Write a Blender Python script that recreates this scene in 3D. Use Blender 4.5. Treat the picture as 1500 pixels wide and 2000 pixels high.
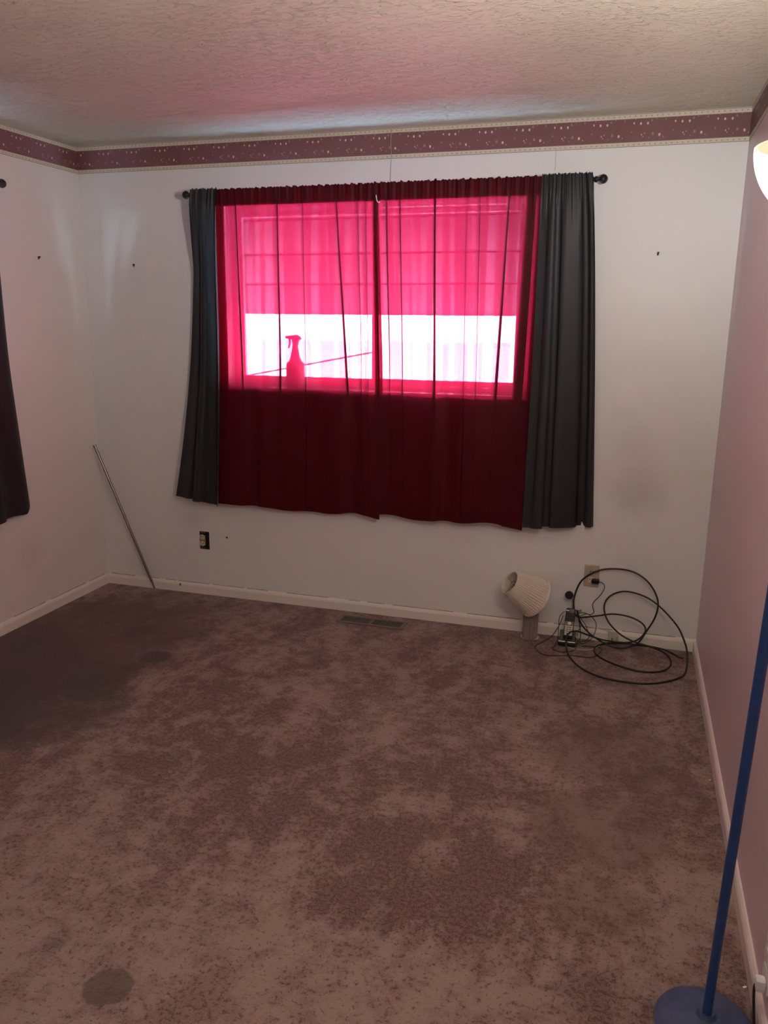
import bpy, bmesh, math, random
from mathutils import Vector, Matrix, noise as mnoise

random.seed(7)
for o in list(bpy.data.objects):
    bpy.data.objects.remove(o)
sc = bpy.context.scene
C = sc.collection
W, H, D = 3.331, 2.44, 4.7          # room width, ceiling height, room depth (metres)

# ------------------------------------------------------------------ camera
cam_d = bpy.data.cameras.new('camera')
cam = bpy.data.objects.new('camera', cam_d)
C.objects.link(cam)
cam_d.sensor_fit = 'VERTICAL'
cam_d.sensor_height = 24.0
cam_d.lens = 1571.23 / 2000.0 * 24.0
cam_d.clip_start = 0.02
_a, _b, _c = -0.29434, -0.235616, 0.0095428
_f = Vector((math.sin(_a) * math.cos(_b), math.cos(_a) * math.cos(_b), math.sin(_b)))
_r = _f.cross(Vector((0, 0, 1))).normalized()
_u = _r.cross(_f)
_r2 = math.cos(_c) * _r + math.sin(_c) * _u
_u2 = -math.sin(_c) * _r + math.cos(_c) * _u
cam.matrix_world = Matrix(((_r2.x, _u2.x, -_f.x, 2.9359), (_r2.y, _u2.y, -_f.y, -3.94904),
                           (_r2.z, _u2.z, -_f.z, 1.56393), (0, 0, 0, 1)))
sc.camera = cam

# ------------------------------------------------------------------ sky, lights, exposure
SKY = 165.0
world = bpy.data.worlds.new('sky')
sc.world = world
world.use_nodes = True
wt = world.node_tree
wt.nodes['Background'].inputs[0].default_value = (0.60, 0.80, 1.0, 1)
wt.nodes['Background'].inputs[1].default_value = SKY


def area(name, loc, rot, sx, sy, power, color, portal=False):
    d = bpy.data.lights.new(name, 'AREA')
    d.shape = 'RECTANGLE'
    d.size, d.size_y = sx, sy
    d.energy = power
    d.color = color
    d.cycles.is_portal = portal
    o = bpy.data.objects.new(name, d)
    o.location = loc
    o.rotation_euler = rot
    C.objects.link(o)
    return o


LAMP_POWER = 112.0
LAMP_COLOR = (1.0, 0.975, 0.91)

vs = sc.view_settings
vs.view_transform = 'Standard'
vs.look = 'None'
vs.exposure = 0.0
vs.gamma = 1.0
vs.use_curve_mapping = False
sc.display_settings.display_device = 'sRGB'
sc.cycles.max_bounces = 10
sc.cycles.diffuse_bounces = 5
sc.cycles.transmission_bounces = 6
sc.cycles.transparent_max_bounces = 16
sc.cycles.sample_clamp_indirect = 6.0


# ------------------------------------------------------------------ material helpers
class NT:
    def __init__(self, name):
        self.m = bpy.data.materials.new(name)
        self.m.use_nodes = True
        self.t = self.m.node_tree
        self.t.nodes.clear()
        self.out = self.t.nodes.new('ShaderNodeOutputMaterial')

    def n(self, typ, **kw):
        nd = self.t.nodes.new(typ)
        for k, v in kw.items():
            if k.startswith('i_'):
                key = k[2:]
                key = int(key) if key.isdigit() else key.replace('_', ' ')
                self.set(nd.inputs[key], v)
            else:
                setattr(nd, k, v)
        return nd

    def set(self, sock, v):
        if isinstance(v, bpy.types.NodeSocket):
            self.t.links.new(v, sock)
        elif isinstance(v, bpy.types.Node):
            self.t.links.new(v.outputs[0], sock)
        else:
            if isinstance(v, (tuple, list)) and len(v) == 3 and sock.type == 'RGBA':
                v = (*v, 1)
            sock.default_value = v

    def math(self, op, a, b=0.0, c=None, clamp=False):
        nd = self.t.nodes.new('ShaderNodeMath')
        nd.operation = op
        nd.use_clamp = clamp
        self.set(nd.inputs[0], a)
        self.set(nd.inputs[1], b)
        if c is not None:
            self.set(nd.inputs[2], c)
        return nd.outputs[0]

    def ramp(self, x, lo, hi, a=0.0, b=1.0, smooth=True):
        nd = self.t.nodes.new('ShaderNodeMapRange')
        nd.interpolation_type = 'SMOOTHSTEP' if smooth else 'LINEAR'
        self.set(nd.inputs[0], x)
        for i, v in enumerate((lo, hi, a, b)):
            self.set(nd.inputs[i + 1], v)
        return nd.outputs[0]

    def mix(self, f, a, b):
        nd = self.t.nodes.new('ShaderNodeMix')
        nd.data_type = 'RGBA'
        self.set(nd.inputs[0], f)
        self.set(nd.inputs[6], a)
        self.set(nd.inputs[7], b)
        return nd.outputs[2]

    def coord(self, kind='Object', scale=(1, 1, 1)):
        tc = self.t.nodes.new('ShaderNodeTexCoord')
        mp = self.t.nodes.new('ShaderNodeMapping')
        self.t.links.new(tc.outputs[kind], mp.inputs[0])
        mp.inputs['Scale'].default_value = scale
        return mp.outputs[0]

    def noise(self, vec, scale, detail=3.0, rough=0.55, dist=0.0):
        nd = self.t.nodes.new('ShaderNodeTexNoise')
        self.set(nd.inputs['Vector'], vec)
        nd.inputs['Scale'].default_value = scale
        nd.inputs['Detail'].default_value = detail
        nd.inputs['Roughness'].default_value = rough
        nd.inputs['Distortion'].default_value = dist
        return nd.outputs[0]

    def dist(self, vec, p):
        nd = self.t.nodes.new('ShaderNodeVectorMath')
        nd.operation = 'DISTANCE'
        self.set(nd.inputs[0], vec)
        nd.inputs[1].default_value = p
        return nd.outputs['Value']

    def bump(self, h, strength=0.3, distance=0.01, normal=None):
        nd = self.t.nodes.new('ShaderNodeBump')
        nd.inputs['Strength'].default_value = strength
        nd.inputs['Distance'].default_value = distance
        self.set(nd.inputs['Height'], h)
        if normal is not None:
            self.set(nd.inputs['Normal'], normal)
        return nd.outputs[0]

    def bsdf(self, color, rough=0.6, metal=0.0, spec=0.4, normal=None, **kw):
        nd = self.t.nodes.new('ShaderNodeBsdfPrincipled')
        self.set(nd.inputs['Base Color'], color)
        self.set(nd.inputs['Roughness'], rough)
        self.set(nd.inputs['Metallic'], metal)
        self.set(nd.inputs['Specular IOR Level'], spec)
        if normal is not None:
            self.set(nd.inputs['Normal'], normal)
        for k, v in kw.items():
            self.set(nd.inputs[k.replace('_', ' ')], v)
        return nd.outputs[0]

    def done(self, shader):
        self.t.links.new(shader, self.out.inputs[0])
        return self.m


def simple(name, color, rough=0.5, metal=0.0, spec=0.4, var=0.12, scale=30.0, **kw):
    t = NT(name)
    v = t.noise(t.coord(), scale, 4)
    col = t.mix(t.ramp(v, 0.3, 0.7), tuple(c * (1 - var) for c in color), tuple(min(1, c * (1 + var)) for c in color))
    return t.done(t.bsdf(col, rough, metal, spec, normal=t.bump(v, 0.05, 0.002), **kw))


def paint(name, color, rough=0.5, spec=0.35, blobs=(), scuff=0.5, bump=0.05):
    """Rolled wall paint: faint roller relief, uneven sheen, greasy smudges and scuffs."""
    t = NT(name)
    co = t.coord()
    big = t.noise(co, 1.3, 3)
    col = t.mix(t.ramp(big, 0.3, 0.7), tuple(c * 0.965 for c in color), color)
    wob = t.noise(co, 7.0, 4, 0.6)
    for (p, r, amt, blotch) in blobs:
        d = t.math('ADD', t.dist(co, p), t.math('MULTIPLY', t.math('SUBTRACT', wob, 0.5), r * 0.9))
        f = t.math('MULTIPLY', t.ramp(d, r * 1.15, r * 0.1), amt)
        col = t.mix(f, col, blotch)
    sc1 = t.noise(t.coord(scale=(3, 3, 9)), 6.0, 5, 0.7)
    f = t.math('MULTIPLY', t.ramp(sc1, 0.66, 0.80), scuff * 0.35)
    col = t.mix(f, col, tuple(c * 0.55 for c in color))
    fine = t.noise(co, 130.0, 3)
    return t.done(t.bsdf(col, t.ramp(big, 0.2, 0.8, rough - 0.05, rough + 0.07), 0, spec, normal=t.bump(fine, bump, 0.002)))


# ------------------------------------------------------------------ materials
GREY = (0.30, 0.28, 0.27)
M = {}
M['wall_back'] = paint('back wall paint', (0.785, 0.785, 0.79), 0.42, 0.35,
                       [((3.01, 0, 0.77), 0.17, 0.30, GREY), ((2.98, 0, 0.98), 0.14, 0.12, GREY), ((0.33, 0, 1.75), 0.1, 0.04, GREY),
                        ((0.60, 0, 0.44), 0.10, 0.14, GREY), ((2.93, 0, 0.32), 0.15, 0.10, GREY)])
M['wall_left'] = paint('left wall paint', (0.78, 0.745, 0.72), 0.42, 0.35, [((0, -0.62, 0.36), 0.12, 0.12, GREY)], 0.8)
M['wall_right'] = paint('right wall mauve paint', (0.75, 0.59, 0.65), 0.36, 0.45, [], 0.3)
M['wall_front'] = paint('front wall paint', (0.76, 0.72, 0.70), 0.5)

# textured ceiling: trowelled plaster ridges
t = NT('ceiling plaster')
co = t.coord(scale=(1.0, 1.9, 1.0))
n1 = t.noise(co, 26.0, 5, 0.6, 1.2)
n2 = t.noise(co, 75.0, 4, 0.6, 0.6)
patch = t.ramp(t.noise(t.coord(), 2.2, 3), 0.36, 0.64, 0.45, 1.0)
ridge = t.ramp(n1, 0.50, 0.66)
h = t.math('MULTIPLY', t.math('ADD', t.math('MULTIPLY', ridge, 0.75), t.math('MULTIPLY', n2, 0.35)), patch)
col = t.mix(t.ramp(t.noise(t.coord(), 1.6, 4), 0.35, 0.7), (0.70, 0.64, 0.52), (0.77, 0.71, 0.575))
M['ceiling'] = t.done(t.bsdf(col, 0.42, 0, 0.5, normal=t.bump(h, 0.8, 0.009)))

# carpet: mauve brown cut pile with painted pile-direction shading, speckle, soil, dark areas
t = NT('carpet')
co = t.coord()
patch = t.noise(t.coord(scale=(1.3, 0.85, 1)), 4.2, 6, 0.64, 0.4)
mid = t.noise(co, 17.0, 5, 0.65)
fine = t.noise(co, 72.0, 4, 0.75)
tuft = t.noise(co, 230.0, 2, 0.6)
tone = t.math('ADD', t.math('MULTIPLY', patch, 0.55), t.math('MULTIPLY', mid, 0.45))
# dark sweep down the middle; brighter light near the camera painted as paler colour
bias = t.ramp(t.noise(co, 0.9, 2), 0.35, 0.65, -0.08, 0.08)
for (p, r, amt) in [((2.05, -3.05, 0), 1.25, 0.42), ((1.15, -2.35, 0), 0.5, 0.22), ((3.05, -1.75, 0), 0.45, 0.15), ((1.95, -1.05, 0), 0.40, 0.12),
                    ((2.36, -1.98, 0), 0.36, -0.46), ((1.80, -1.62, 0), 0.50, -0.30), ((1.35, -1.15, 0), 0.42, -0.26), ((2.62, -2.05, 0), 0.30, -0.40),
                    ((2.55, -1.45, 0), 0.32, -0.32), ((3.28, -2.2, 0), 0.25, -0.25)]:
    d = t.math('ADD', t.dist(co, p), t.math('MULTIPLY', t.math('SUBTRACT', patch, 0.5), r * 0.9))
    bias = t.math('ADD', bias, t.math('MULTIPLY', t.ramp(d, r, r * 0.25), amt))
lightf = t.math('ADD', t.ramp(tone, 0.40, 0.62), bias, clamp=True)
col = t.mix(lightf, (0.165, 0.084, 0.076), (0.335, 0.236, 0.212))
# dark speckle, denser where the pile is swept away from the eye
thr = t.math('ADD', 0.520, t.math('MULTIPLY', lightf, -0.10))
spk = t.math('SUBTRACT', thr, fine)
spf = t.ramp(spk, -0.03, 0.08, 0.0, 0.80)
col = t.mix(spf, col, (0.060, 0.022, 0.022))
col = t.mix(t.ramp(tuft, 0.35, 0.75, 0.0, 0.45), col, (0.34, 0.26, 0.235))
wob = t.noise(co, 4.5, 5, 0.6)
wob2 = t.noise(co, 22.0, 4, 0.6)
DARK_AND_SOIL = [((0.10, -1.45, 0), 0.95, 0.78, (0.062, 0.036, 0.035)), ((0.62, -1.40, 0), 0.50, 0.62, (0.062, 0.036, 0.034)), ((0.40, -0.80, 0), 0.70, 0.66, (0.085, 0.044, 0.040)), ((0.30, -1.75, 0), 0.60, 0.5, (0.06, 0.036, 0.036)),  # broad dark patches at the left, small soil spots, worn stains at right
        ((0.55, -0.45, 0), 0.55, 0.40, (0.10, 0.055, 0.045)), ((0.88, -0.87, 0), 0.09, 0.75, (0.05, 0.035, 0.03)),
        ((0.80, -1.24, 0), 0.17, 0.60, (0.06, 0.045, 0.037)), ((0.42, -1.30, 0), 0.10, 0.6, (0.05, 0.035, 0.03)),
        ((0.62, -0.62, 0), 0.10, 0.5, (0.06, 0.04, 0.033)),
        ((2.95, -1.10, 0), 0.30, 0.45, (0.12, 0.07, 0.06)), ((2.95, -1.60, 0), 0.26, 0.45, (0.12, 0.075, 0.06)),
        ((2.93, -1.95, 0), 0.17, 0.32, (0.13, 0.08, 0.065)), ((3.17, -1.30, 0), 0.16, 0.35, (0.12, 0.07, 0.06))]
for (p, r, amt, blotch) in DARK_AND_SOIL:
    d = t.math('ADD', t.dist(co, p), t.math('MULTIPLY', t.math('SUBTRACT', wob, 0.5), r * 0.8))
    col = t.mix(t.math('MULTIPLY', t.ramp(d, r, r * 0.62), amt), col, blotch)
for (p, r, amt) in [((1.845, -2.60, 0), 0.058, 0.75), ((1.64, -2.52, 0), 0.017, 0.5)]:
    d = t.math('ADD', t.dist(co, p), t.math('MULTIPLY', t.math('SUBTRACT', wob2, 0.5), 0.05))
    col = t.mix(t.math('MULTIPLY', t.ramp(d, r + 0.006, r - 0.006), amt), col, (0.100, 0.076, 0.062))
hh = t.math('ADD', t.math('MULTIPLY', fine, 0.8), t.math('MULTIPLY', tuft, 0.35))
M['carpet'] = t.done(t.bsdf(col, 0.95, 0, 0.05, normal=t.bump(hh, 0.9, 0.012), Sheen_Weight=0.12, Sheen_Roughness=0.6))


# wallpaper border: cream beaded edges, plum field with rosebuds (UV: u metres along the wall, v 0..1 up)
t = NT('wallpaper border')
tc = t.n('ShaderNodeTexCoord')
sp = t.n('ShaderNodeSeparateXYZ')
t.t.links.new(tc.outputs['UV'], sp.inputs[0])
U, V = sp.outputs[0], sp.outputs[1]
field = t.mix(t.noise(t.coord(), 9.0, 5), (0.150, 0.057, 0.062), (0.190, 0.084, 0.085))
P = 0.17
um = t.math('MULTIPLY', t.math('FRACT', t.math('DIVIDE', U, P)), P)
HB = 0.133
for (bu, bv, br, c) in [(0.020, 0.72, 0.0034, (0.62, 0.50, 0.46)), (0.048, 0.70, 0.0042, (0.74, 0.56, 0.52)), (0.077, 0.70, 0.0042, (0.60, 0.56, 0.44)),
                        (0.128, 0.34, 0.0046, (0.72, 0.52, 0.50)), (0.144, 0.27, 0.0024, (0.46, 0.26, 0.24)), (0.054, 0.36, 0.0026, (0.58, 0.44, 0.40)),
                        (0.066, 0.40, 0.0022, (0.5, 0.34, 0.30)), (0.060, 0.30, 0.0022, (0.5, 0.30, 0.30)), (0.100, 0.38, 0.0052, (0.24, 0.21, 0.17)),
                        (0.026, 0.84, 0.003, (0.34, 0.18, 0.18)), (0.150, 0.80, 0.003, (0.32, 0.19, 0.18)), (0.093, 0.78, 0.004, (0.25, 0.22, 0.18)),
                        (0.112, 0.83, 0.0024, (0.34, 0.2, 0.18)), (0.012, 0.45, 0.003, (0.27, 0.2, 0.17)), (0.084, 0.26, 0.0024, (0.32, 0.18, 0.17))]:
    du = t.math('SUBTRACT', um, bu)
    dv = t.math('MULTIPLY', t.math('SUBTRACT', V, bv), HB * 0.75)
    d = t.math('SQRT', t.math('ADD', t.math('MULTIPLY', du, du), t.math('MULTIPLY', dv, dv)))
    field = t.mix(t.ramp(d, br * 1.25, br * 0.6), field, c)
edge = t.math('GREATER_THAN', t.math('ABSOLUTE', t.math('SUBTRACT', V, 0.5)), 0.5 - 0.155)
cream = t.mix(t.noise(t.coord(), 30, 3), (0.58, 0.53, 0.42), (0.66, 0.61, 0.50))
ud = t.math('SUBTRACT', t.math('FRACT', t.math('DIVIDE', U, 0.0225)), 0.5)
vd = t.math('SUBTRACT', t.math('ABSOLUTE', t.math('SUBTRACT', V, 0.5)), 0.43)
dd = t.math('SQRT', t.math('ADD', t.math('POWER', t.math('MULTIPLY', ud, 0.0225), 2.0), t.math('POWER', t.math('MULTIPLY', vd, HB), 2.0)))
cream = t.mix(t.ramp(dd, 0.0042, 0.0020, 0, 0.75), cream, (0.27, 0.22, 0.17))
line = t.math('LESS_THAN', t.math('ABSOLUTE', t.math('SUBTRACT', t.math('ABSOLUTE', t.math('SUBTRACT', V, 0.5)), 0.35)), 0.009)
cream = t.mix(line, cream, (0.20, 0.12, 0.11))
line2 = t.math('GREATER_THAN', t.math('ABSOLUTE', t.math('SUBTRACT', V, 0.5)), 0.485)
cream = t.mix(line2, cream, (0.22, 0.15, 0.13))
M['border'] = t.done(t.bsdf(t.mix(edge, field, cream), 0.45, 0, 0.35, normal=t.bump(t.noise(t.coord(), 160, 3), 0.08, 0.002)))

M['base_white'] = paint('baseboard paint', (0.80, 0.75, 0.70), 0.4, 0.4, [], 1.0)
M['base_red_lit'] = paint('red-lit right baseboard', (0.80, 0.69, 0.69), 0.38, 0.45, [], 0.7)  # red light from the curtains put into this baseboard's colour
M['caulk'] = simple('dirty caulk', (0.34, 0.26, 0.20), 0.8, var=0.3)


def cloth(name, front, trans, open_lo, open_hi, weave=900.0, sheen=0.0, spec=0.25, gloss=0.55, tint=(1.0, 0.255, 0.34)):
    """Woven cloth: reflects a little, lets light through the threads and the open weave between them."""
    t = NT(name)
    tc = t.n('ShaderNodeTexCoord')
    mp = t.n('ShaderNodeMapping')
    t.t.links.new(tc.outputs['UV'], mp.inputs[0])
    mp.inputs['Scale'].default_value = (17.0, 0.45, 1)
    st = t.noise(mp.outputs[0], 1.0, 3, 0.55)
    gr = t.noise(tc.outputs['UV'], weave / 3.0, 2, 0.7)
    col = t.mix(gr, tuple(c * 0.85 for c in front), tuple(c * 1.15 for c in front))
    nrm = t.bump(gr, 0.12, 0.001)
    pr = t.bsdf(col, gloss, 0, spec, normal=nrm)
    tr = t.n('ShaderNodeBsdfTranslucent')
    t.set(tr.inputs[0], t.mix(t.ramp(st, 0.3, 0.7), tuple(c * 0.82 for c in trans), trans))
    add = t.n('ShaderNodeAddShader')
    t.t.links.new(pr, add.inputs[0])
    t.t.links.new(tr.outputs[0], add.inputs[1])
    if open_hi <= 0:
        return t.done(add.outputs[0])
    tp = t.n('ShaderNodeBsdfTransparent')
    tp.inputs[0].default_value = (*tint, 1)
    ms = t.n('ShaderNodeMixShader')
    op = t.math('ADD', t.ramp(st, 0.45, 0.62, open_lo, open_hi), t.math('MULTIPLY', t.math('SUBTRACT', gr, 0.5), open_lo * 0.8))
    t.set(ms.inputs[0], op)
    t.t.links.new(add.outputs[0], ms.inputs[1])
    t.t.links.new(tp.outputs[0], ms.inputs[2])
    return t.done(ms.outputs[0])


M['red_cloth'] = cloth('red curtain cloth', (0.052, 0.0010, 0.005), (0.070, 0.0010, 0.0045), 0.036, 0.135, spec=0.14)
M['grey_cloth'] = cloth('charcoal curtain cloth', (0.018, 0.0175, 0.019), (0.002, 0.002, 0.002), 0, 0, spec=0.3, gloss=0.5)
M['plum_cloth'] = cloth('dark plum curtain cloth', (0.018, 0.011, 0.014), (0.001, 0.001, 0.001), 0, 0, spec=0.25, gloss=0.5)
M['rod_black'] = simple('black rod metal', (0.018, 0.014, 0.014), 0.4, 0.3)
M['screw'] = simple('dark screw metal', (0.04, 0.035, 0.03), 0.5, 0.6)
M['vinyl'] = simple('white window vinyl', (0.78, 0.78, 0.78), 0.4)

t = NT('window glass')
gl = t.n('ShaderNodeBsdfGlossy')
gl.inputs['Roughness'].default_value = 0.03
tp = t.n('ShaderNodeBsdfTransparent')
tp.inputs[0].default_value = (0.95, 0.97, 0.97, 1)
blotch = t.ramp(t.noise(t.coord(), 5, 4), 0.3, 0.8, 0.04, 0.08)
ms = t.n('ShaderNodeMixShader')
t.set(ms.inputs[0], blotch)
t.t.links.new(tp.outputs[0], ms.inputs[1])
t.t.links.new(gl.outputs[0], ms.inputs[2])
M['glass'] = t.done(ms.outputs[0])

M['awning_lip_lit'] = simple('lit awning edge', (0.12, 0.124, 0.13), 0.5, 0.0, 0.3, scale=8.0)  # paler colour stands in for light catching the slat lips
M['awning'] = simple('dark awning paint', (0.044, 0.046, 0.050), 0.6, 0.0, 0.3, scale=8.0)
M['snow'] = simple('pale yard ground', (0.60, 0.70, 0.85), 0.9, var=0.1, scale=0.6)
M['cable_out'] = simple('outdoor cable rubber', (0.03, 0.03, 0.03), 0.6)
M['steel'] = simple('brushed steel rod', (0.22, 0.19, 0.185), 0.24, 0.9, var=0.08)
M['vent'] = simple('brown painted vent metal', (0.20, 0.15, 0.12), 0.5, 0.3)
M['vent_slat'] = simple('dark vent slat metal', (0.10, 0.092, 0.080), 0.5, 0.3)
M['black_void'] = simple('black duct', (0.008, 0.007, 0.007), 0.9)
M['outlet_beige'] = simple('aged beige plastic', (0.44, 0.39, 0.31), 0.4)
M['outlet_ivory'] = simple('ivory receptacle plastic', (0.66, 0.60, 0.48), 0.38)
M['outlet_white'] = simple('white plate plastic', (0.85, 0.84, 0.84), 0.35)
M['brass'] = simple('dull brass', (0.35, 0.26, 0.13), 0.4, 0.8)
M['black_plastic'] = simple('black plastic', (0.012, 0.012, 0.013), 0.35)
M['cord'] = simple('black cord rubber', (0.014, 0.010, 0.010), 0.45)
M['thin_cord'] = simple('dark brown thin cord', (0.018, 0.011, 0.011), 0.5)
M['silver'] = simple('silver plastic', (0.22, 0.20, 0.18), 0.3, 0.5)
M['grey_plastic'] = simple('dark grey plastic', (0.07, 0.065, 0.06), 0.4)
M['key'] = simple('pale silver keys', (0.80, 0.76, 0.70), 0.3, 0.2)
M['screen'] = simple('dark handset screen', (0.03, 0.02, 0.02), 0.12)
M['chrome'] = simple('chrome', (0.75, 0.74, 0.72), 0.15, 1.0)
M['jack'] = simple('ivory jack plastic', (0.56, 0.53, 0.43), 0.4)
M['white_cord'] = simple('off white cord', (0.62, 0.56, 0.52), 0.5)
M['thread'] = simple('pale thread', (0.42, 0.34, 0.33), 0.7)
M['blue'] = simple('blue enamel', (0.018, 0.070, 0.24), 0.42, 0.0, 0.45, var=0.1)
M['blue_base'] = simple('faded blue enamel', (0.050, 0.078, 0.170), 0.42, 0.0, 0.45, var=0.15)
M['scrap'] = simple('white paper scrap', (0.8, 0.78, 0.76), 0.7)

t = NT('pleated shade fabric')
tr = t.n('ShaderNodeBsdfTranslucent')
tr.inputs[0].default_value = (0.16, 0.14, 0.11, 1)
pr = t.bsdf(t.mix(t.noise(t.coord(), 40, 4), (0.60, 0.55, 0.48), (0.70, 0.64, 0.57)), 0.7, 0, 0.2)
ad = t.n('ShaderNodeAddShader')
t.t.links.new(tr.outputs[0], ad.inputs[0])
t.t.links.new(pr, ad.inputs[1])
M['pleat'] = t.done(ad.outputs[0])
M['lining'] = simple('pale shade lining', (0.72, 0.68, 0.60), 0.6)
M['trim_band'] = simple('shade edge band', (0.78, 0.68, 0.58), 0.6)
t = NT('ribbed acrylic')
M['acrylic'] = t.done(t.bsdf(t.mix(t.noise(t.coord(), 60, 2), (0.36, 0.29, 0.27), (0.50, 0.41, 0.39)), 0.16, 0, 0.6,
                             Transmission_Weight=0.45, IOR=1.3))

t = NT('frosted lamp glass')
em = t.n('ShaderNodeEmission')
em.inputs[0].default_value = (1.0, 0.84, 0.58, 1)
em.inputs[1].default_value = 0.70
tp = t.n('ShaderNodeBsdfTransparent')
tp.inputs[0].default_value = (1.0, 0.93, 0.84, 1)
fr = t.bsdf((0.35, 0.32, 0.26), 0.35)
m1 = t.n('ShaderNodeAddShader')
t.t.links.new(em.outputs[0], m1.inputs[0])
t.t.links.new(fr, m1.inputs[1])
m2 = t.n('ShaderNodeMixShader')
m2.inputs[0].default_value = 0.5
t.t.links.new(m1.outputs[0], m2.inputs[1])
t.t.links.new(tp.outputs[0], m2.inputs[2])
M['lamp_glass'] = t.done(m2.outputs[0])
t = NT('lit bulb')
em = t.n('ShaderNodeEmission')
em.inputs[0].default_value = (1.0, 0.85, 0.65, 1)
em.inputs[1].default_value = 1.1
M['bulb'] = t.done(em.outputs[0])


# ------------------------------------------------------------------ geometry helpers
class G:
    """Collects shapes in world metres; build() links ONE mesh object."""
    def __init__(self):
        self.v, self.f, self.uv = [], [], []

    def add(self, verts, faces, uv=None):
        o = len(self.v)
        self.v += [Vector(p) for p in verts]
        self.f += [tuple(i + o for i in f) for f in faces]
        self.uv += list(uv) if uv else [(p[0], p[2]) for p in verts]
        return self

    def box(self, lo, hi, bev=0.0, mat=None):
        lo, hi = Vector(lo), Vector(hi)
        if bev <= 0:
            p = [Vector((x, y, z)) for x in (lo.x, hi.x) for y in (lo.y, hi.y) for z in (lo.z, hi.z)]
            fs = [(0, 1, 3, 2), (4, 6, 7, 5), (0, 4, 5, 1), (2, 3, 7, 6), (0, 2, 6, 4), (1, 5, 7, 3)]
        else:
            bm = bmesh.new()
            bmesh.ops.create_cube(bm, size=1.0)
            s = hi - lo
            for q in bm.verts:
                q.co = Vector((q.co.x * s.x, q.co.y * s.y, q.co.z * s.z)) + (lo + hi) / 2
            bmesh.ops.bevel(bm, geom=bm.edges[:], offset=min(bev, min(s) * 0.45), segments=2, affect='EDGES', profile=0.5)
            bm.verts.index_update()
            p = [q.co.copy() for q in bm.verts]
            fs = [tuple(q.index for q in f.verts) for f in bm.faces]
            bm.free()
        if mat is not None:
            p = [mat @ q for q in p]
        return self.add(p, fs)

    def lathe(self, prof, n=32, mat=None, rib=None, closed=False):
        """prof: (radius, height) pairs about +Z."""
        vs, fs = [], []
        for (r, z) in prof:
            for i in range(n):
                a = 2 * math.pi * i / n
                k = r * (1 + (rib(a, i) if rib else 0))
                vs.append(Vector((k * math.cos(a), k * math.sin(a), z)))
        m = len(prof)
        rng = range(m) if closed else range(m - 1)
        for j in rng:
            for i in range(n):
                a, b = j * n + i, j * n + (i + 1) % n
                jj = (j + 1) % m
                fs.append((a, b, jj * n + (i + 1) % n, jj * n + i))
        if not closed:
            if prof[0][0] > 1e-6:
                fs.append(tuple(reversed(range(n))))
            if prof[-1][0] > 1e-6:
                fs.append(tuple((m - 1) * n + i for i in range(n)))
        if mat is not None:
            vs = [mat @ q for q in vs]
        return self.add(vs, fs)

    def shell(self, prof, n=32, mat=None, rib=None):
        """open lathe, no caps"""
        vs, fs = [], []
        for (r, z) in prof:
            for i in range(n):
                a = 2 * math.pi * i / n
                k = r * (1 + (rib(a, i) if rib else 0))
                vs.append(Vector((k * math.cos(a), k * math.sin(a), z)))
        for j in range(len(prof) - 1):
            for i in range(n):
                fs.append((j * n + i, j * n + (i + 1) % n, (j + 1) * n + (i + 1) % n, (j + 1) * n + i))
        if mat is not None:
            vs = [mat @ q for q in vs]
        return self.add(vs, fs)

    def tube(self, pts, r, n=8, smooth=0):
        pts = [Vector(p) for p in pts]
        if smooth:
            pts = spline(pts, smooth)
        rr = r if isinstance(r, (list, tuple)) else [r] * len(pts)
        if len(rr) != len(pts):
            rr = [rr[min(int(i * len(rr) / len(pts)), len(rr) - 1)] for i in range(len(pts))]
        vs, fs = [], []
        up = None
        for i, p in enumerate(pts):
            d = (pts[min(i + 1, len(pts) - 1)] - pts[max(i - 1, 0)]).normalized()
            if up is None:
                up = d.orthogonal().normalized()
            else:
                up = (up - d * up.dot(d))
                up = up.normalized() if up.length > 1e-6 else d.orthogonal().normalized()
            s = d.cross(up)
            for k in range(n):
                a = 2 * math.pi * k / n
                vs.append(p + (up * math.cos(a) + s * math.sin(a)) * rr[i])
        for i in range(len(pts) - 1):
            for k in range(n):
                fs.append((i * n + k, i * n + (k + 1) % n, (i + 1) * n + (k + 1) % n, (i + 1) * n + k))
        fs.append(tuple(reversed(range(n))))
        fs.append(tuple((len(pts) - 1) * n + k for k in range(n)))
        return self.add(vs, fs)

    def prism(self, outline, y0, y1):
        """outline: (x, z) pairs, extruded along Y."""
        n = len(outline)
        vs = [(x, y0, z) for x, z in outline] + [(x, y1, z) for x, z in outline]
        fs = [tuple(range(n)), tuple(reversed(range(n, 2 * n)))]
        fs += [(i, n + i, n + (i + 1) % n, (i + 1) % n) for i in range(n)]
        return self.add(vs, fs)

    def build(self, name, mat, parent=None, origin=None, smooth=False, solid=0.0, kind=None):
        if origin is None:
            if parent is not None:
                q, origin = parent, Vector((0, 0, 0))
                while q is not None:
                    origin = origin + q.location
                    q = q.parent
            else:
                origin = Vector((0, 0, 0))
        me = bpy.data.meshes.new(name)
        me.from_pydata([tuple(p - origin) for p in self.v], [], self.f)
        uvl = me.uv_layers.new(name='UVMap')
        for lp in me.loops:
            uvl.data[lp.index].uv = self.uv[lp.vertex_index][:2]
        bm = bmesh.new()
        bm.from_mesh(me)
        bmesh.ops.recalc_face_normals(bm, faces=bm.faces[:])
        bm.to_mesh(me)
        bm.free()
        if smooth:
            for p in me.polygons:
                p.use_smooth = True
            if smooth == 'auto':
                me.set_sharp_from_angle(angle=math.radians(40))
        me.materials.append(M[mat])
        o = bpy.data.objects.new(name, me)
        if parent is not None:
            o.parent = parent
        else:
            o.location = origin
        if kind:
            o['kind'] = kind
        C.objects.link(o)
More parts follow.
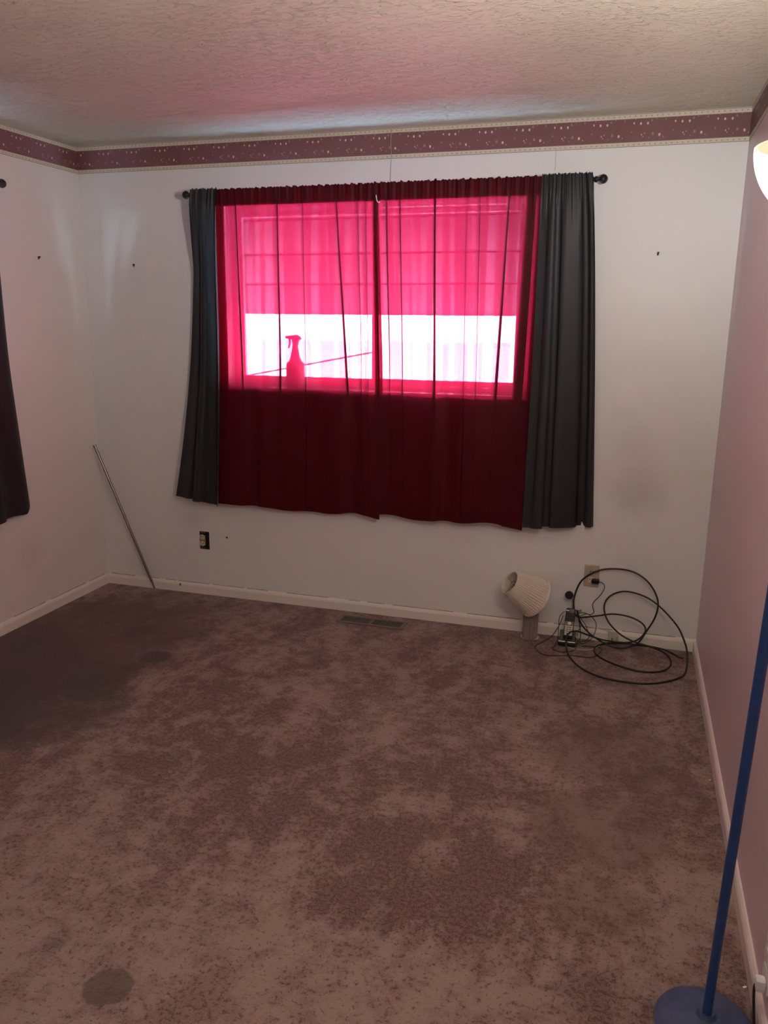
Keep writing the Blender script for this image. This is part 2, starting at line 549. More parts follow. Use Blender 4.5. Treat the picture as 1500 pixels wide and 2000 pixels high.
        if solid:
            md = o.modifiers.new('thickness', 'SOLIDIFY')
            md.thickness = solid
            md.offset = 0
        return o


def spline(pts, k):
    out = []
    n = len(pts)
    for i in range(n - 1):
        p0, p1, p2, p3 = pts[max(i - 1, 0)], pts[i], pts[i + 1], pts[min(i + 2, n - 1)]
        for j in range(k):
            s = j / k
            out.append(0.5 * ((2 * p1) + (p2 - p0) * s + (2 * p0 - 5 * p1 + 4 * p2 - p3) * s * s + (3 * p1 - p0 - 3 * p2 + p3) * s ** 3))
    out.append(pts[-1].copy())
    return out


def thing(name, label, cat, loc, group=None, kind=None):
    o = bpy.data.objects.new(name, None)
    o.empty_display_size = 0.05
    o.location = loc
    C.objects.link(o)
    if label:
        o['label'] = label
    if cat:
        o['category'] = cat
    if group:
        o['group'] = group
    if kind:
        o['kind'] = kind
    return o


def tag(o, label, cat, group=None):
    o['label'] = label
    o['category'] = cat
    if group:
        o['group'] = group
    return o


def align(a, b):
    """matrix placing +Z along a->b with origin a"""
    a, b = Vector(a), Vector(b)
    return Matrix.Translation(a) @ (b - a).to_track_quat('Z', 'Y').to_matrix().to_4x4()


# ------------------------------------------------------------------ room shell
T = 0.16
WX0, WX1, WZ0, WZ1 = 0.855, 2.425, 1.20, 2.13          # window 1 opening in the back wall
LY0, LY1, LZ0, LZ1 = -2.25, -0.95, 1.20, 2.13          # window 2 opening in the left wall
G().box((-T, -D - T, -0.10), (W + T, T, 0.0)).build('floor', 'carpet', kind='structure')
G().box((-T, -D - T, H), (W + T, T, H + 0.12)).build('ceiling', 'ceiling', kind='structure')
g = G()
g.box((-T, 0, 0), (WX0, T, H)).box((WX1, 0, 0), (W + T, T, H)).box((WX0, 0, 0), (WX1, T, WZ0)).box((WX0, 0, WZ1), (WX1, T, H))
g.build('wall_back', 'wall_back', kind='structure')
g = G()
g.box((-T, -D, 0), (0, LY0, H)).box((-T, LY1, 0), (0, 0, H)).box((-T, LY0, 0), (0, LY1, LZ0)).box((-T, LY0, LZ1), (0, LY1, H))
g.build('wall_left', 'wall_left', kind='structure')
G().box((W, -D, 0), (W + T, 0, H)).build('wall_right', 'wall_right', kind='structure')
G().box((-T, -D - T, 0), (W + T, -D, H)).build('wall_front', 'wall_front', kind='structure')


def base_profile(g, a, b, inward, h=0.062, th=0.013):
    """ranch baseboard swept from a to b; inward points into the room"""
    prof = [(0, 0), (th, 0), (th, h * 0.70), (th * 0.75, h * 0.85), (th * 0.35, h * 0.96), (0, h)]
    a, b, w = Vector(a), Vector(b), Vector(inward)
    n = len(prof)
    vs = [p + w * d + Vector((0, 0, z)) for p in (a, b) for d, z in prof]
    fs = [(i, (i + 1) % n, n + (i + 1) % n, n + i) for i in range(n)] + [tuple(range(n)), tuple(reversed(range(n, 2 * n)))]
    return g.add(vs, fs)


bb = base_profile(G(), (0, 0, 0), (W, 0, 0), (0, -1, 0)).build('baseboard_back', 'base_white', kind='structure')
g = G()
x = 0.03
while x < W - 0.1:                                       # broken dirty caulk line along the top edge
    L = random.uniform(0.05, 0.4)
    g.box((x, -0.0032, 0.0605 + random.uniform(-0.0008, 0.0008)), (min(x + L, W - 0.02), 0.0, 0.0632))
    x += L + random.uniform(0.01, 0.12)
g.build('caulk_line', 'caulk', bb)
bl = base_profile(G(), (0, -D, 0), (0, -0.013, 0), (1, 0, 0)).build('baseboard_left', 'base_white', kind='structure')
g = G()
y = -1.6
while y < -0.05:
    L = random.uniform(0.05, 0.3)
    g.box((0, y, 0.0605), (0.0032, min(y + L, -0.03), 0.0632))
    y += L + random.uniform(0.02, 0.12)
g.build('caulk_line', 'caulk', bl)
base_profile(G(), (W, -D, 0), (W, -0.013, 0), (-1, 0, 0)).build('baseboard_right', 'base_red_lit', kind='structure')
base_profile(G(), (0.02, -D, 0), (W - 0.02, -D, 0), (0, 1, 0)).build('baseboard_front', 'base_white', kind='structure')


def border(name, a, b, inward, z0=2.306, z1=2.4385):
    """paper border: a thin strip on the wall with UV in metres"""
    a, b, w = Vector(a), Vector(b), Vector(inward)
    L = (b - a).length
    N = 48
    vs, uv, fs = [], [], []
    for i in range(N + 1):
        p = a.lerp(b, i / N) + w * (0.0012 + 0.0005 * math.sin(i * 2.3))
        for z, vv in ((z0, 0), (z1, 1)):
            vs.append(p + Vector((0, 0, z)))
            uv.append((L * i / N + 0.05, vv))
    for i in range(N):
        fs.append((2 * i, 2 * i + 2, 2 * i + 3, 2 * i + 1))
    o = G().add(vs, fs, uv).build(name, 'border', kind='structure')
    return o


border('trim_1', (0, 0, 0), (W, 0, 0), (0, -1, 0))
border('trim_2', (0, -D, 0), (0, 0, 0), (1, 0, 0))
border('trim_3', (W, 0, 0), (W, -D, 0), (-1, 0, 0))


def window(name, to_world, a0, a1, z0, z1, sill_out):
    """sliding window set in a wall: frame, two sashes, panes, stool. to_world(along, out, z): out>0 is outdoors"""
    def bx(g, a, b, o0, o1, zl, zh):
        p, q = Vector(to_world(a, o0, zl)), Vector(to_world(b, o1, zh))
        lo = Vector((min(p.x, q.x), min(p.y, q.y), min(p.z, q.z)))
        hi = Vector((max(p.x, q.x), max(p.y, q.y), max(p.z, q.z)))
        return g.box(lo, hi, 0.003)
    root = thing(name, None, None, to_world((a0 + a1) / 2, 0.1, z0), kind='structure')
    g = G()
    for args in ((a0, a0 + 0.03, 0.085, 0.155, z0, z1), (a1 - 0.03, a1, 0.085, 0.155, z0, z1),
                 (a0 + 0.03, a1 - 0.03, 0.085, 0.155, z0, z0 + 0.03), (a0 + 0.03, a1 - 0.03, 0.085, 0.155, z1 - 0.03, z1)):
        bx(g, *args)
    g.build('window_frame', 'vinyl', root)
    mid = (a0 + a1) / 2 + 0.005
    for (s0, s1, o0) in ((a0 + 0.03, mid + 0.02, 0.095), (mid - 0.02, a1 - 0.03, 0.125)):
        g = G()
        r = 0.028
        for args in ((s0, s0 + r, o0, o0 + 0.022, z0 + 0.03, z1 - 0.03), (s1 - r, s1, o0, o0 + 0.022, z0 + 0.03, z1 - 0.03),
                     (s0 + r, s1 - r, o0, o0 + 0.022, z0 + 0.03, z0 + 0.03 + r), (s0 + r, s1 - r, o0, o0 + 0.022, z1 - 0.03 - r, z1 - 0.03)):
            bx(g, *args)
        sash = g.build('sash', 'vinyl', root)
        g = G()
        p = [to_world(s0 + r, o0 + 0.011, z0 + 0.03 + r), to_world(s1 - r, o0 + 0.011, z0 + 0.03 + r),
             to_world(s1 - r, o0 + 0.011, z1 - 0.03 - r), to_world(s0 + r, o0 + 0.011, z1 - 0.03 - r)]
        g.add(p, [(0, 1, 2, 3)])
        g.build('pane', 'glass', sash)
    g = G()
    bx(g, a0 + 0.001, a1 - 0.001, -sill_out, 0.085, z0 - 0.018, z0 + 0.004)
    g.build('window_sill', 'vinyl', root)
    return root


window('window_1', lambda a, o, z: (a, o, z), WX0, WX1, WZ0, WZ1, 0.032)
window('window_2', lambda a, o, z: (-o, a, z), LY0, LY1, LZ0, LZ1, 0.012)

# daylight portals in the two openings (sampling aids of the sky light itself)
area('portal', ((WX0 + WX1) / 2, T + 0.01, (WZ0 + WZ1) / 2), (-math.pi / 2, 0, 0), WX1 - WX0, WZ1 - WZ0, 1, (1, 1, 1), True)
area('portal', (-T - 0.01, (LY0 + LY1) / 2, (LZ0 + LZ1) / 2), (math.pi / 2, 0, -math.pi / 2), LY1 - LY0, LZ1 - LZ0, 1, (1, 1, 1), True)

# yard outside
vs, fs = [], []
NG = 16
for i in range(NG + 1):
    for j in range(NG + 1):
        x, y = -60 + 120 * i / NG, -50 + 130 * j / NG
        vs.append((x, y, -0.75 + 0.15 * mnoise.noise(Vector((x * 0.1, y * 0.1, 0)))))
for i in range(NG):
    for j in range(NG):
        a = i * (NG + 1) + j
        fs.append((a, a + NG + 1, a + NG + 2, a + 1))
G().add(vs, fs).build('ground', 'snow', kind='structure', smooth=True)

# ------------------------------------------------------------------ metal awning outside, shading the upper half of the window
aw = thing('window_awning', 'dark slatted metal awning outside, shading the upper half of the red curtained window', 'awning', (1.64, T, 2.24))
AX0, AX1 = 0.30, 2.80
AY = [T + 0.002, 0.307, 0.466, 0.615, 0.761]
for k in range(4):
    ya, yb = AY[k], AY[k + 1] + 0.012
    za, zb_ = 2.389 - 1.05 * AY[k], 2.389 - 1.05 * AY[k + 1]
    n = 6
    vs, fs = [], []
    for i in range(n + 1):                              # slightly dished pan with a turned down lip
        q = i / n
        y, z = ya + (yb - ya) * q, za + (zb_ - za) * q + 0.010 - 0.012 * math.sin(math.pi * q)
        vs += [(AX0, y, z), (AX1, y, z)]
    for i in range(n):
        fs.append((2 * i, 2 * i + 1, 2 * i + 3, 2 * i + 2))
    sl = G().add(vs, fs).build('slat', 'awning', aw, solid=0.002)
    G().box((AX0, yb - 0.001, zb_ - 0.004), (AX1, yb + 0.002, zb_ + 0.011)).build('lip', 'awning_lip_lit', sl)
for x in (AX0 + 0.02, AX1 - 0.02):
    G().tube([(x, T, 1.62), (x, 0.76, 1.600)], 0.009, 8).build('arm', 'awning', aw)
    G().box((x - 0.012, T, 1.57), (x + 0.012, T + 0.008, 1.67), 0.002).build('wall_bracket', 'awning', aw)

# ------------------------------------------------------------------ spray bottle on the sill
sx, sy, sz = 1.228, 0.045, WZ0 + 0.004
sb = thing('spray_bottle', 'trigger spray bottle silhouetted on the window sill behind the red curtain', 'bottle', (sx, sy, sz))
mt = Matrix.Translation((sx, sy, sz)) @ Matrix.Diagonal((1.35, 0.85, 1, 1))
G().lathe([(0.0, 0), (0.036, 0), (0.038, 0.004), (0.038, 0.118), (0.036, 0.128), (0.026, 0.140), (0.021, 0.158), (0.015, 0.19), (0.013, 0.205), (0, 0.205)], 28, mt).build('body', 'outlet_white', sb, smooth='auto')
G().lathe([(0.0, 0.203), (0.0155, 0.203), (0.0155, 0.222), (0.0, 0.222)], 20, Matrix.Translation((sx, sy, sz))).build('collar', 'outlet_white', sb, smooth='auto')
G().prism([(sx - 0.046, sz + 0.255), (sx - 0.044, sz + 0.268), (sx + 0.008, sz + 0.274), (sx + 0.024, sz + 0.268), (sx + 0.036, sz + 0.252), (sx + 0.026, sz + 0.250), (sx + 0.014, sz + 0.222), (sx - 0.010, sz + 0.222), (sx - 0.014, sz + 0.250)], sy - 0.011, sy + 0.011).build('spray_head', 'outlet_white', sb)
G().prism([(sx - 0.036, sz + 0.255), (sx - 0.026, sz + 0.255), (sx - 0.024, sz + 0.235), (sx - 0.034, sz + 0.205), (sx - 0.040, sz + 0.206), (sx - 0.032, sz + 0.235)], sy - 0.006, sy + 0.006).build('trigger', 'outlet_white', sb)
G().box((sx - 0.054, sy - 0.006, sz + 0.255), (sx - 0.045, sy + 0.006, sz + 0.268), 0.002).build('nozzle', 'outlet_white', sb)

# handrail of the steps outside, its upper post behind the centre gap of the curtains
hr = thing('handrail', 'thin dark handrail sloping across the bright view outside the left window half', 'handrail', (1.065, 2.0, -0.7))
p0, p1 = Vector((-0.157, 2.0, 1.085)), Vector((1.065, 2.0, 1.322))
dv = p1 - p0
G().tube([p0 - dv * 1.0, p1], 0.0065, 8).build('rail', 'cable_out', hr, smooth='auto')
G().tube([(p1.x, 2.0, -0.72), p1 + Vector((0, 0, 0.004))], 0.015, 10).build('post', 'cable_out', hr, smooth='auto')
q = p0 - dv * 1.0
G().tube([(q.x, 2.0, -0.74), q + Vector((0, 0, 0.004))], 0.015, 10).build('post', 'cable_out', hr, smooth='auto')

# ------------------------------------------------------------------ curtain rods
RY, RZ = -0.085, 2.166
ROD_L = 'black metal curtain rod with ball finials above the red curtained window'


def finial(g, p, d, s=1.0):
    m = align(p, Vector(p) + Vector(d))
    g.lathe([(0, 0), (0.009 * s, 0), (0.0135 * s, 0.004), (0.0135 * s, 0.010), (0.008 * s, 0.015), (0.010 * s, 0.020), (0.019 * s, 0.030), (0.0205 * s, 0.038), (0.017 * s, 0.048), (0.009 * s, 0.055), (0, 0.057)], 20, m)
    return g


rod = thing('curtain_rod', ROD_L, 'curtain rod', (1.72, RY, RZ))
G().tube([(0.735, RY, RZ), (2.712, RY, RZ)], 0.008, 12).build('rod', 'rod_black', rod, smooth='auto')
finial(G(), (0.735, RY, RZ), (-1, 0, 0)).build('finial', 'rod_black', rod, smooth=True)
finial(G(), (2.712, RY, RZ), (1, 0, 0)).build('finial', 'rod_black', rod, smooth=True)
for x in (0.79, 2.66):
    g = G().box((x - 0.012, -0.004, RZ - 0.03), (x + 0.012, 0.0, RZ + 0.03), 0.001)
    g.tube([(x, -0.002, RZ - 0.012), (x, RY, RZ - 0.012)], 0.005, 8)
    g.tube([(x, RY - 0.012, RZ), (x, RY - 0.006, RZ - 0.011), (x, RY, RZ - 0.014), (x, RY + 0.008, RZ - 0.009)], 0.003, 6, 3)
    g.build('bracket', 'rod_black', rod)
LX = 0.085
rod2 = thing('curtain_rod', 'black metal curtain rod with ball finial above the dark curtain on the left wall', 'curtain rod', (LX, -1.6, 2.155))
G().tube([(LX, -2.52, 2.155), (LX, -0.712, 2.155)], 0.008, 12).build('rod', 'rod_black', rod2, smooth='auto')
finial(G(), (LX, -0.712, 2.155), (0, 1, 0)).build('finial', 'rod_black', rod2, smooth=True)
finial(G(), (LX, -2.52, 2.155), (0, -1, 0)).build('finial', 'rod_black', rod2, smooth=True)
for y in (-2.46, -0.80):
    g = G().box((0, y - 0.012, 2.125), (0.004, y + 0.012, 2.185), 0.001)
    g.tube([(0.002, y, 2.143), (LX, y, 2.143)], 0.005, 8)
    g.build('bracket', 'rod_black', rod2)


# ------------------------------------------------------------------ curtains
def curtain(label, mat, xl, xr, zt, zb, depth, folds, tucks, world, group=None, n=150, m=44, seed=0, gather=90, rod_d=0.085,
            pocket=0.082, hem_h=0.05, side_hem=(True, True), slants=()):
    """xl, xr: functions of v (0 top .. 1 bottom) giving the two edges in metres along the wall.
    folds: (count, amplitude_top, amplitude_bottom, phase, overlap).  tucks: (t, half width) narrow Z folds.
    world(a, d, z): along, distance off the wall, height."""
    rnd = random.Random(seed)
    ph = [rnd.uniform(0, 6.28) for _ in range(8)]
    # base parameter line with Z tucks inserted: (t, extra shift m, extra depth m)
    base = [(i / n, 0.0, 0.0) for i in range(n + 1)]
    for (tt, hw, top, bot) in tucks:
        nb = []
        done = False
        for b in base:
            if not done and b[0] >= tt:
                for (sx_, dx_) in ((0.55, 0), (0.95, 0.0006), (1.0, 0.0022), (0.9, 0.004), (0.3, 0.0046), (-0.4, 0.0048), (-0.92, 0.0052), (-1.0, 0.0068), (-0.92, 0.0086), (-0.3, 0.0092)):
                    nb.append((tt, sx_ * hw, -dx_, (top, bot)))
                done = True
            nb.append(b)
        base = nb

    def P(b, v, back=0.0):
        t = b[0]
        for (tt, sl) in slants:
            t += sl * v * math.exp(-((b[0] - tt) / 0.09) ** 2)
        x0, x1 = xl(v), xr(v)
        wdt = x1 - x0
        env = min(1.0, v / 0.14)
        d = depth(t, v)
        x = x0 + wdt * t
        for (cnt, at, ab, p, ov) in folds:
            amp = (at + (ab - at) * v ** 0.8) * (0.25 + 0.75 * env)
            an = 2 * math.pi * (cnt * t + 0.22 * math.sin(2 * math.pi * t * 1.7 + ph[0])) + p + 0.5 * math.sin(v * 2.2 + ph[1])
            d += amp * math.sin(an)
            x -= ov * amp * math.sin(2 * an) * min(1, 6 * t, 6 * (1 - t))
        if v < 0.16:                                      # gathers on the rod
            k = (1 - v / 0.16) ** 2
            d += 0.0035 * k * math.sin(gather * t + 3 * math.sin(7 * t + ph[2])) + 0.002 * k * math.sin(2.3 * gather * t + ph[3])
        if len(b) > 3:
            top, bot = b[3]
            s = top + (bot - top) * v
            x += b[1] * s
            d += b[2] * min(1.0, 0.3 + s)
        z0, z1 = zt(t), zb(t)
        z = z0 + (z1 - z0) * v
        if v == 0:
            z += 0.004 * math.sin(gather * 1.3 * t + ph[4]) * math.sin(17 * t + ph[5]) + 0.002 * math.sin(gather * 2.9 * t)
        return world(x, d - back, z), (t * wdt_ref * 1.3, z)

    wdt_ref = xr(0.5) - xl(0.5)
    z_top, z_bot = zt(0.5), zb(0.5)
    root = thing('curtain', label, 'curtain', world((xl(0) + xr(0)) / 2, rod_d, z_top), group)

    def sheet(name, bs, v0, v1, rows, back, smooth=True):
        vs, uv, fs = [], [], []
        for r in range(rows + 1):
            v = v0 + (v1 - v0) * r / rows
            for b in bs:
                p, q = P(b, v, back)
                vs.append(p)
                uv.append(q)
        k = len(bs)
        for r in range(rows):
            for i in range(k - 1):
                fs.append((r * k + i, r * k + i + 1, (r + 1) * k + i + 1, (r + 1) * k + i))
        return G().add(vs, fs, uv).build(name, mat, root, smooth=smooth)

    span = z_top - z_bot
    sheet('panel', base, 0.0, 1.0, m, 0.0)
    vs, uv, fs = [], [], []
    prof = [(0.0, 0.0005), (0.12, 0.010), (0.25, 0.024), (0.45, 0.028), (0.65, 0.026), (0.82, 0.014), (0.94, 0.004), (1.0, 0.0012)]
    for off in (0.0, 0.0022):                            # doubled cloth of the pocket behind the rod
        o0 = len(vs)
        for (q, bk) in prof:
            for b in base:
                p, w = P(b, q * pocket / span, bk + off)
                vs.append(p)
                uv.append(w)
        k = len(base)
        for r_ in range(len(prof) - 1):
            for i in range(k - 1):
                fs.append((o0 + r_ * k + i, o0 + r_ * k + i + 1, o0 + (r_ + 1) * k + i + 1, o0 + (r_ + 1) * k + i))
    G().add(vs, fs, uv).build('rod_pocket', mat, root, smooth=True)
    sheet('bottom_hem', base, 1 - hem_h / span, 0.998, 3, 0.0022)
    if side_hem[0]:
        sheet('side_hem', [b for b in base if b[0] <= side_hem[0] / wdt_ref], 0.03, 1.0, m, 0.0022)
    if side_hem[1]:
        sheet('side_hem', [b for b in base if b[0] >= 1 - side_hem[1] / wdt_ref], 0.03, 1.0, m, 0.0022)
    return root


def back_wall(a, d, z):
    return Vector((a, -d, z))


def left_wall(a, d, z):
    return Vector((d, a, z))


def lin(a, b, p=1.0):
    return lambda v: a + (b - a) * v ** p


def fall(t, v):          # hangs in front of the rod, falls back under it
    k = min(1.0, v / 0.62)
    return 0.104 - 0.046 * k * k * (3 - 2 * k)


ZT = 2.190
curtain('charcoal grey curtain flaring out at the left end of the rod over the red pair', 'grey_cloth',
        lambda v: 0.735 - 0.125 * v ** 0.8 - 0.075 * v ** 3, lambda v: 0.882 - 0.066 * v ** 0.7, lambda t: ZT, lambda t: 0.586 - 0.033 * t,
        lambda t, v: fall(t, v) + 0.032 * v - 0.080 * (1 - t) ** 2 * min(1, max(0, (v - 0.04) / 0.2)) * (1 - 0.45 * v), [(2.2, 0.008, 0.018, 0.6, 0.75)], [], back_wall, 'charcoal side curtains', n=80, seed=3, gather=45, side_hem=(0.02, 0.02))
curtain('deep red sheer curtain on the left half of the window, beside the centre gap', 'red_cloth',
        lambda v: 0.872 - 0.085 * v ** 1.1, lambda v: 1.718 + 0.012 * v, lambda t: ZT - 0.004, lambda t: 0.556 + 0.006 * math.sin(9 * t) + 0.003 * math.sin(23 * t + 1) - 0.012 * max(0, t - 0.93) / 0.07,
        lambda t, v: fall(t, v) - 0.004, [(3.1, 0.002, 0.010, 0.4, 0.3), (6.3, 0.0008, 0.002, 1.4, 0.3)],
        [(0.13, 0.006, 0.4, 0.8), (0.395, 0.006, 0.5, 1.6), (0.555, 0.003, 0.4, 0.8), (0.755, 0.008, 0.5, 1.3), (0.885, 0.003, 0.7, 0.9), (0.935, 0.0025, 0.7, 0.7)],
        back_wall, 'deep red sheer curtains', n=170, seed=5, gather=110, side_hem=(0.05, 0.026), slants=[(0.755, 0.09), (0.13, 0.05)])
curtain('deep red sheer curtain on the right half of the window beside the charcoal folds', 'red_cloth',
        lambda v: 1.706 + 0.022 * v, lambda v: 2.497 - 0.004 * v, lambda t: ZT - 0.004, lambda t: 0.566 + 0.006 * math.sin(8 * t + 2) + 0.004 * math.sin(19 * t) - 0.016 * max(0, t - 0.8) / 0.2,
        lambda t, v: fall(t, v) + 0.004, [(2.8, 0.002, 0.011, 2.0, 0.3), (5.9, 0.0008, 0.002, 0.4, 0.3)],
        [(0.075, 0.005, 1.0, 0.3), (0.16, 0.004, 1.0, 0.5), (0.375, 0.008, 0.7, 1.0), (0.565, 0.0025, 0.3, 1.0), (0.64, 0.003, 0.7, 0.5), (0.81, 0.007, 0.6, 1.5), (0.935, 0.024, 0.9, 1.1)],
        back_wall, 'deep red sheer curtains', n=170, seed=8, gather=105, side_hem=(0.026, 0.02), slants=[(0.81, -0.07), (0.935, -0.05)])
curtain('charcoal grey curtain hanging in deep folds at the right end of the rod', 'grey_cloth',
        lambda v: 2.488 - 0.012 * v, lambda v: 2.705 + 0.105 * v ** 0.8, lambda t: ZT, lambda t: 0.574 + 0.014 * t,
        lambda t, v: fall(t, v) + 0.026 * v * math.cos(t * 4.0) + 0.012 - 0.04 * t ** 3 * min(1, max(0, (v - 0.04) / 0.2)), [(2.4, 0.010, 0.022, -0.6, 0.5)], [], back_wall, 'charcoal side curtains', n=100, seed=12, gather=60, side_hem=(0.02, 0.02))
curtain('dark plum curtain over the window in the left wall, cut by the photo edge', 'plum_cloth',
        lambda v: -2.36 - 0.02 * v, lambda v: -0.745 + 0.125 * v ** 0.75, lambda t: 2.18, lambda t: 0.585 + 0.004 * math.sin(30 * t) + 0.045 * max(0, t - 0.97) / 0.03,
        lambda t, v: fall(t, v) + 0.01 - 0.055 * max(0, (t - 0.85) / 0.15) ** 2 * min(1, max(0, (v - 0.04) / 0.2)), [(9.4, 0.008, 0.018, 0.9, 0.7)], [], left_wall, n=200, seed=15, gather=180, side_hem=(0.03, 0.03))
tag(G().tube([(1.722, -0.121, 2.128), (1.7245, -0.124, 2.116), (1.7285, -0.124, 2.100), (1.737, -0.122, 2.094), (1.740, -0.121, 2.101)], 0.0022, 6, 4).build('curtain_hook', 'outlet_white', smooth=True),
    'small white curtain hook at the top where the two red curtains meet', 'hook')

# thread hanging down the wall to the rod
tag(G().tube([(1.757, -0.004, 2.437), (1.758, -0.005, 2.36), (1.760, -0.004, 2.31), (1.757, -0.004, 2.25), (1.7555, -0.005, 2.19), (1.752, -0.005, 2.16)], 0.0014, 6, 5).build('thread', 'thread', smooth=True),
    'pale thread hanging from the ceiling across the border to the curtain rod', 'thread')
tag(G().tube([(2.531, -0.003, 2.305), (2.530, -0.003, 2.27), (2.532, -0.003, 2.245), (2.529, -0.003, 2.222)], 0.0009, 6, 4).build('thread', 'thread', smooth=True),
    'short faint thread on the wall below the border, right of the long one', 'thread')

# ------------------------------------------------------------------ steel rod leaning in the corner
b0, b1 = Vector((0.335, -0.022, 0.004)), Vector((0.014, -0.052, 0.842))
lr = thing('metal_rod', 'thin steel rod leaning into the left corner above the baseboard', 'rod', b0)
k = b0.lerp(b1, 0.045)
G().tube([k, b1], 0.0075, 12).build('shaft', 'steel', lr, smooth='auto')
G().tube([b0, b0.lerp(b1, 0.05)], 0.0048, 10).build('tip', 'steel', lr, smooth='auto')
G().tube([b0.lerp(b1, 0.985), b0.lerp(b1, 1.003)], 0.0084, 12).build('end_cap', 'steel', lr, smooth='auto')

# ------------------------------------------------------------------ floor register
vx0, vx1, vy0, vy1 = 1.535, 1.902, -0.190, -0.088
vt = thing('floor_vent', 'brown metal floor register with dark louvers set in the carpet below the window', 'vent', ((vx0 + vx1) / 2, (vy0 + vy1) / 2, 0.0))
zz = 0.009
g = G()
for lo, hi in (((vx0, vy0, 0), (vx1, vy0 + 0.014, zz)), ((vx0, vy1 - 0.014, 0), (vx1, vy1, zz)),
               ((vx0, vy0 + 0.014, 0), (vx0 + 0.018, vy1 - 0.014, zz)), ((vx1 - 0.018, vy0 + 0.014, 0), (vx1, vy1 - 0.014, zz)),
               (((vx0 + vx1) / 2 - 0.006, vy0 + 0.014, 0), ((vx0 + vx1) / 2 + 0.006, vy1 - 0.014, zz))):
    g.box(lo, hi, 0.002)
g.build('frame', 'vent', vt)
G().box((vx0 + 0.016, vy0 + 0.012, 0.0005), (vx1 - 0.016, vy1 - 0.012, 0.002)).build('duct', 'black_void', vt)
slat = None
for half in (0, 1):
    a0 = vx0 + 0.018 if half == 0 else (vx0 + vx1) / 2 + 0.006
    a1 = (vx0 + vx1) / 2 - 0.006 if half == 0 else vx1 - 0.018
    for i in range(12):
        xx = a0 + (a1 - a0) * (i + 0.5) / 12
        if slat is None:
            m = Matrix.Translation((xx, (vy0 + vy1) / 2, 0.005)) @ Matrix.Rotation(math.radians(40), 4, 'Y')
            slat = G().box((-0.0045, -(vy1 - vy0) / 2 + 0.014, -0.0007), (0.0045, (vy1 - vy0) / 2 - 0.014, 0.0007), 0, m).build('slat', 'vent_slat', vt)
            first = xx
        else:
            s = slat.copy()
            s.location = (xx - first, 0, 0)
            C.objects.link(s)
        if half == 1:
            pass

# ------------------------------------------------------------------ outlets


def receptacle(parent, cx, cy, cz, mat='outlet_ivory'):
    """one three hole receptacle face on a wall facing -Y"""
    out = []
    for k in range(20):
        a = 2 * math.pi * k / 20
        out.append((cx + max(-0.0135, min(0.0135, 0.0172 * math.cos(a))), cz + 0.0145 * math.sin(a)))
    r = G().prism(out, cy, cy - 0.0035).build('receptacle', mat, parent)
    for dx, hgt in ((-0.0063, 0.0085), (0.0063, 0.0070)):
        G().box((cx + dx - 0.0019, cy - 0.0042, cz + 0.003 - hgt / 2), (cx + dx + 0.0019, cy - 0.0030, cz + 0.003 + hgt / 2)).build('slot', 'black_void', r)
    G().tube([(cx, cy - 0.003, cz - 0.0075), (cx, cy - 0.0042, cz - 0.0075)], 0.0024, 10).build('slot', 'black_void', r)
    return r


ox, oz = 2.819, 0.334
ou = thing('wall_outlet', 'beige wall outlet with a cover plate and a black plug, right of the tilted lamp', 'outlet', (ox, 0, oz))
G().box((ox - 0.036, -0.006, oz - 0.057), (ox + 0.036, 0, oz + 0.057), 0.003).build('cover_plate', 'outlet_beige', ou)
receptacle(ou, ox, -0.006, oz + 0.0195, 'outlet_beige')
receptacle(ou, ox, -0.006, oz - 0.0195)
G().box((ox - 0.034, -0.0072, oz + 0.0525), (ox + 0.034, -0.004, oz + 0.0555), 0.001).build('edge_highlight', 'outlet_ivory', ou)  # thin ivory strip painted in as the top edge highlight
G().tube([(ox, -0.005, oz), (ox, -0.0075, oz)], 0.003, 10).build('plate_screw', 'brass', ou)

ox, oz = 0.668, 0.323
ou = thing('wall_outlet', 'bare wall outlet missing its cover plate, open dark box around it', 'outlet', (ox, 0, oz))
G().box((ox - 0.030, -0.0015, oz - 0.053), (ox + 0.030, 0, oz + 0.051), 0).build('box_opening', 'black_void', ou)
G().box((ox - 0.029, -0.006, oz - 0.030), (ox + 0.008, -0.0015, oz + 0.030), 0.002).build('yoke', 'brass', ou)
receptacle(ou, ox - 0.0105, -0.006, oz + 0.0195)
receptacle(ou, ox - 0.0105, -0.006, oz - 0.0195)
for z in (oz + 0.045, oz - 0.045):
    G().box((ox - 0.026, -0.004, z - 0.005), (ox + 0.008, -0.0015, z + 0.005), 0.001).build('mounting_ear', 'steel', ou)

# ------------------------------------------------------------------ small marks and fixings on the walls


def screw(p, d, label, long=0.012):
    p, d = Vector(p), Vector(d)
    t_ = thing('wall_screw', label, 'screw', p)
    G().lathe([(0, 0), (0.0022, 0), (0.0022, long), (0.0042, long), (0.0046, long + 0.0015), (0.003, long + 0.003), (0, long + 0.0032)], 12, align(p, p + d)).build('shank', 'screw', t_, smooth='auto')
    side = Vector((1, 0, 0)) if abs(d.y) > 0.5 else Vector((0, 1, 0))
    G().tube([p + d * long * 0.8 + Vector((0, 0, 0.004)), p + d * long * 0.5 - Vector((0, 0, 0.010)) - side * 0.002], 0.0035, 8).build('anchor', 'screw', t_)
    return t_


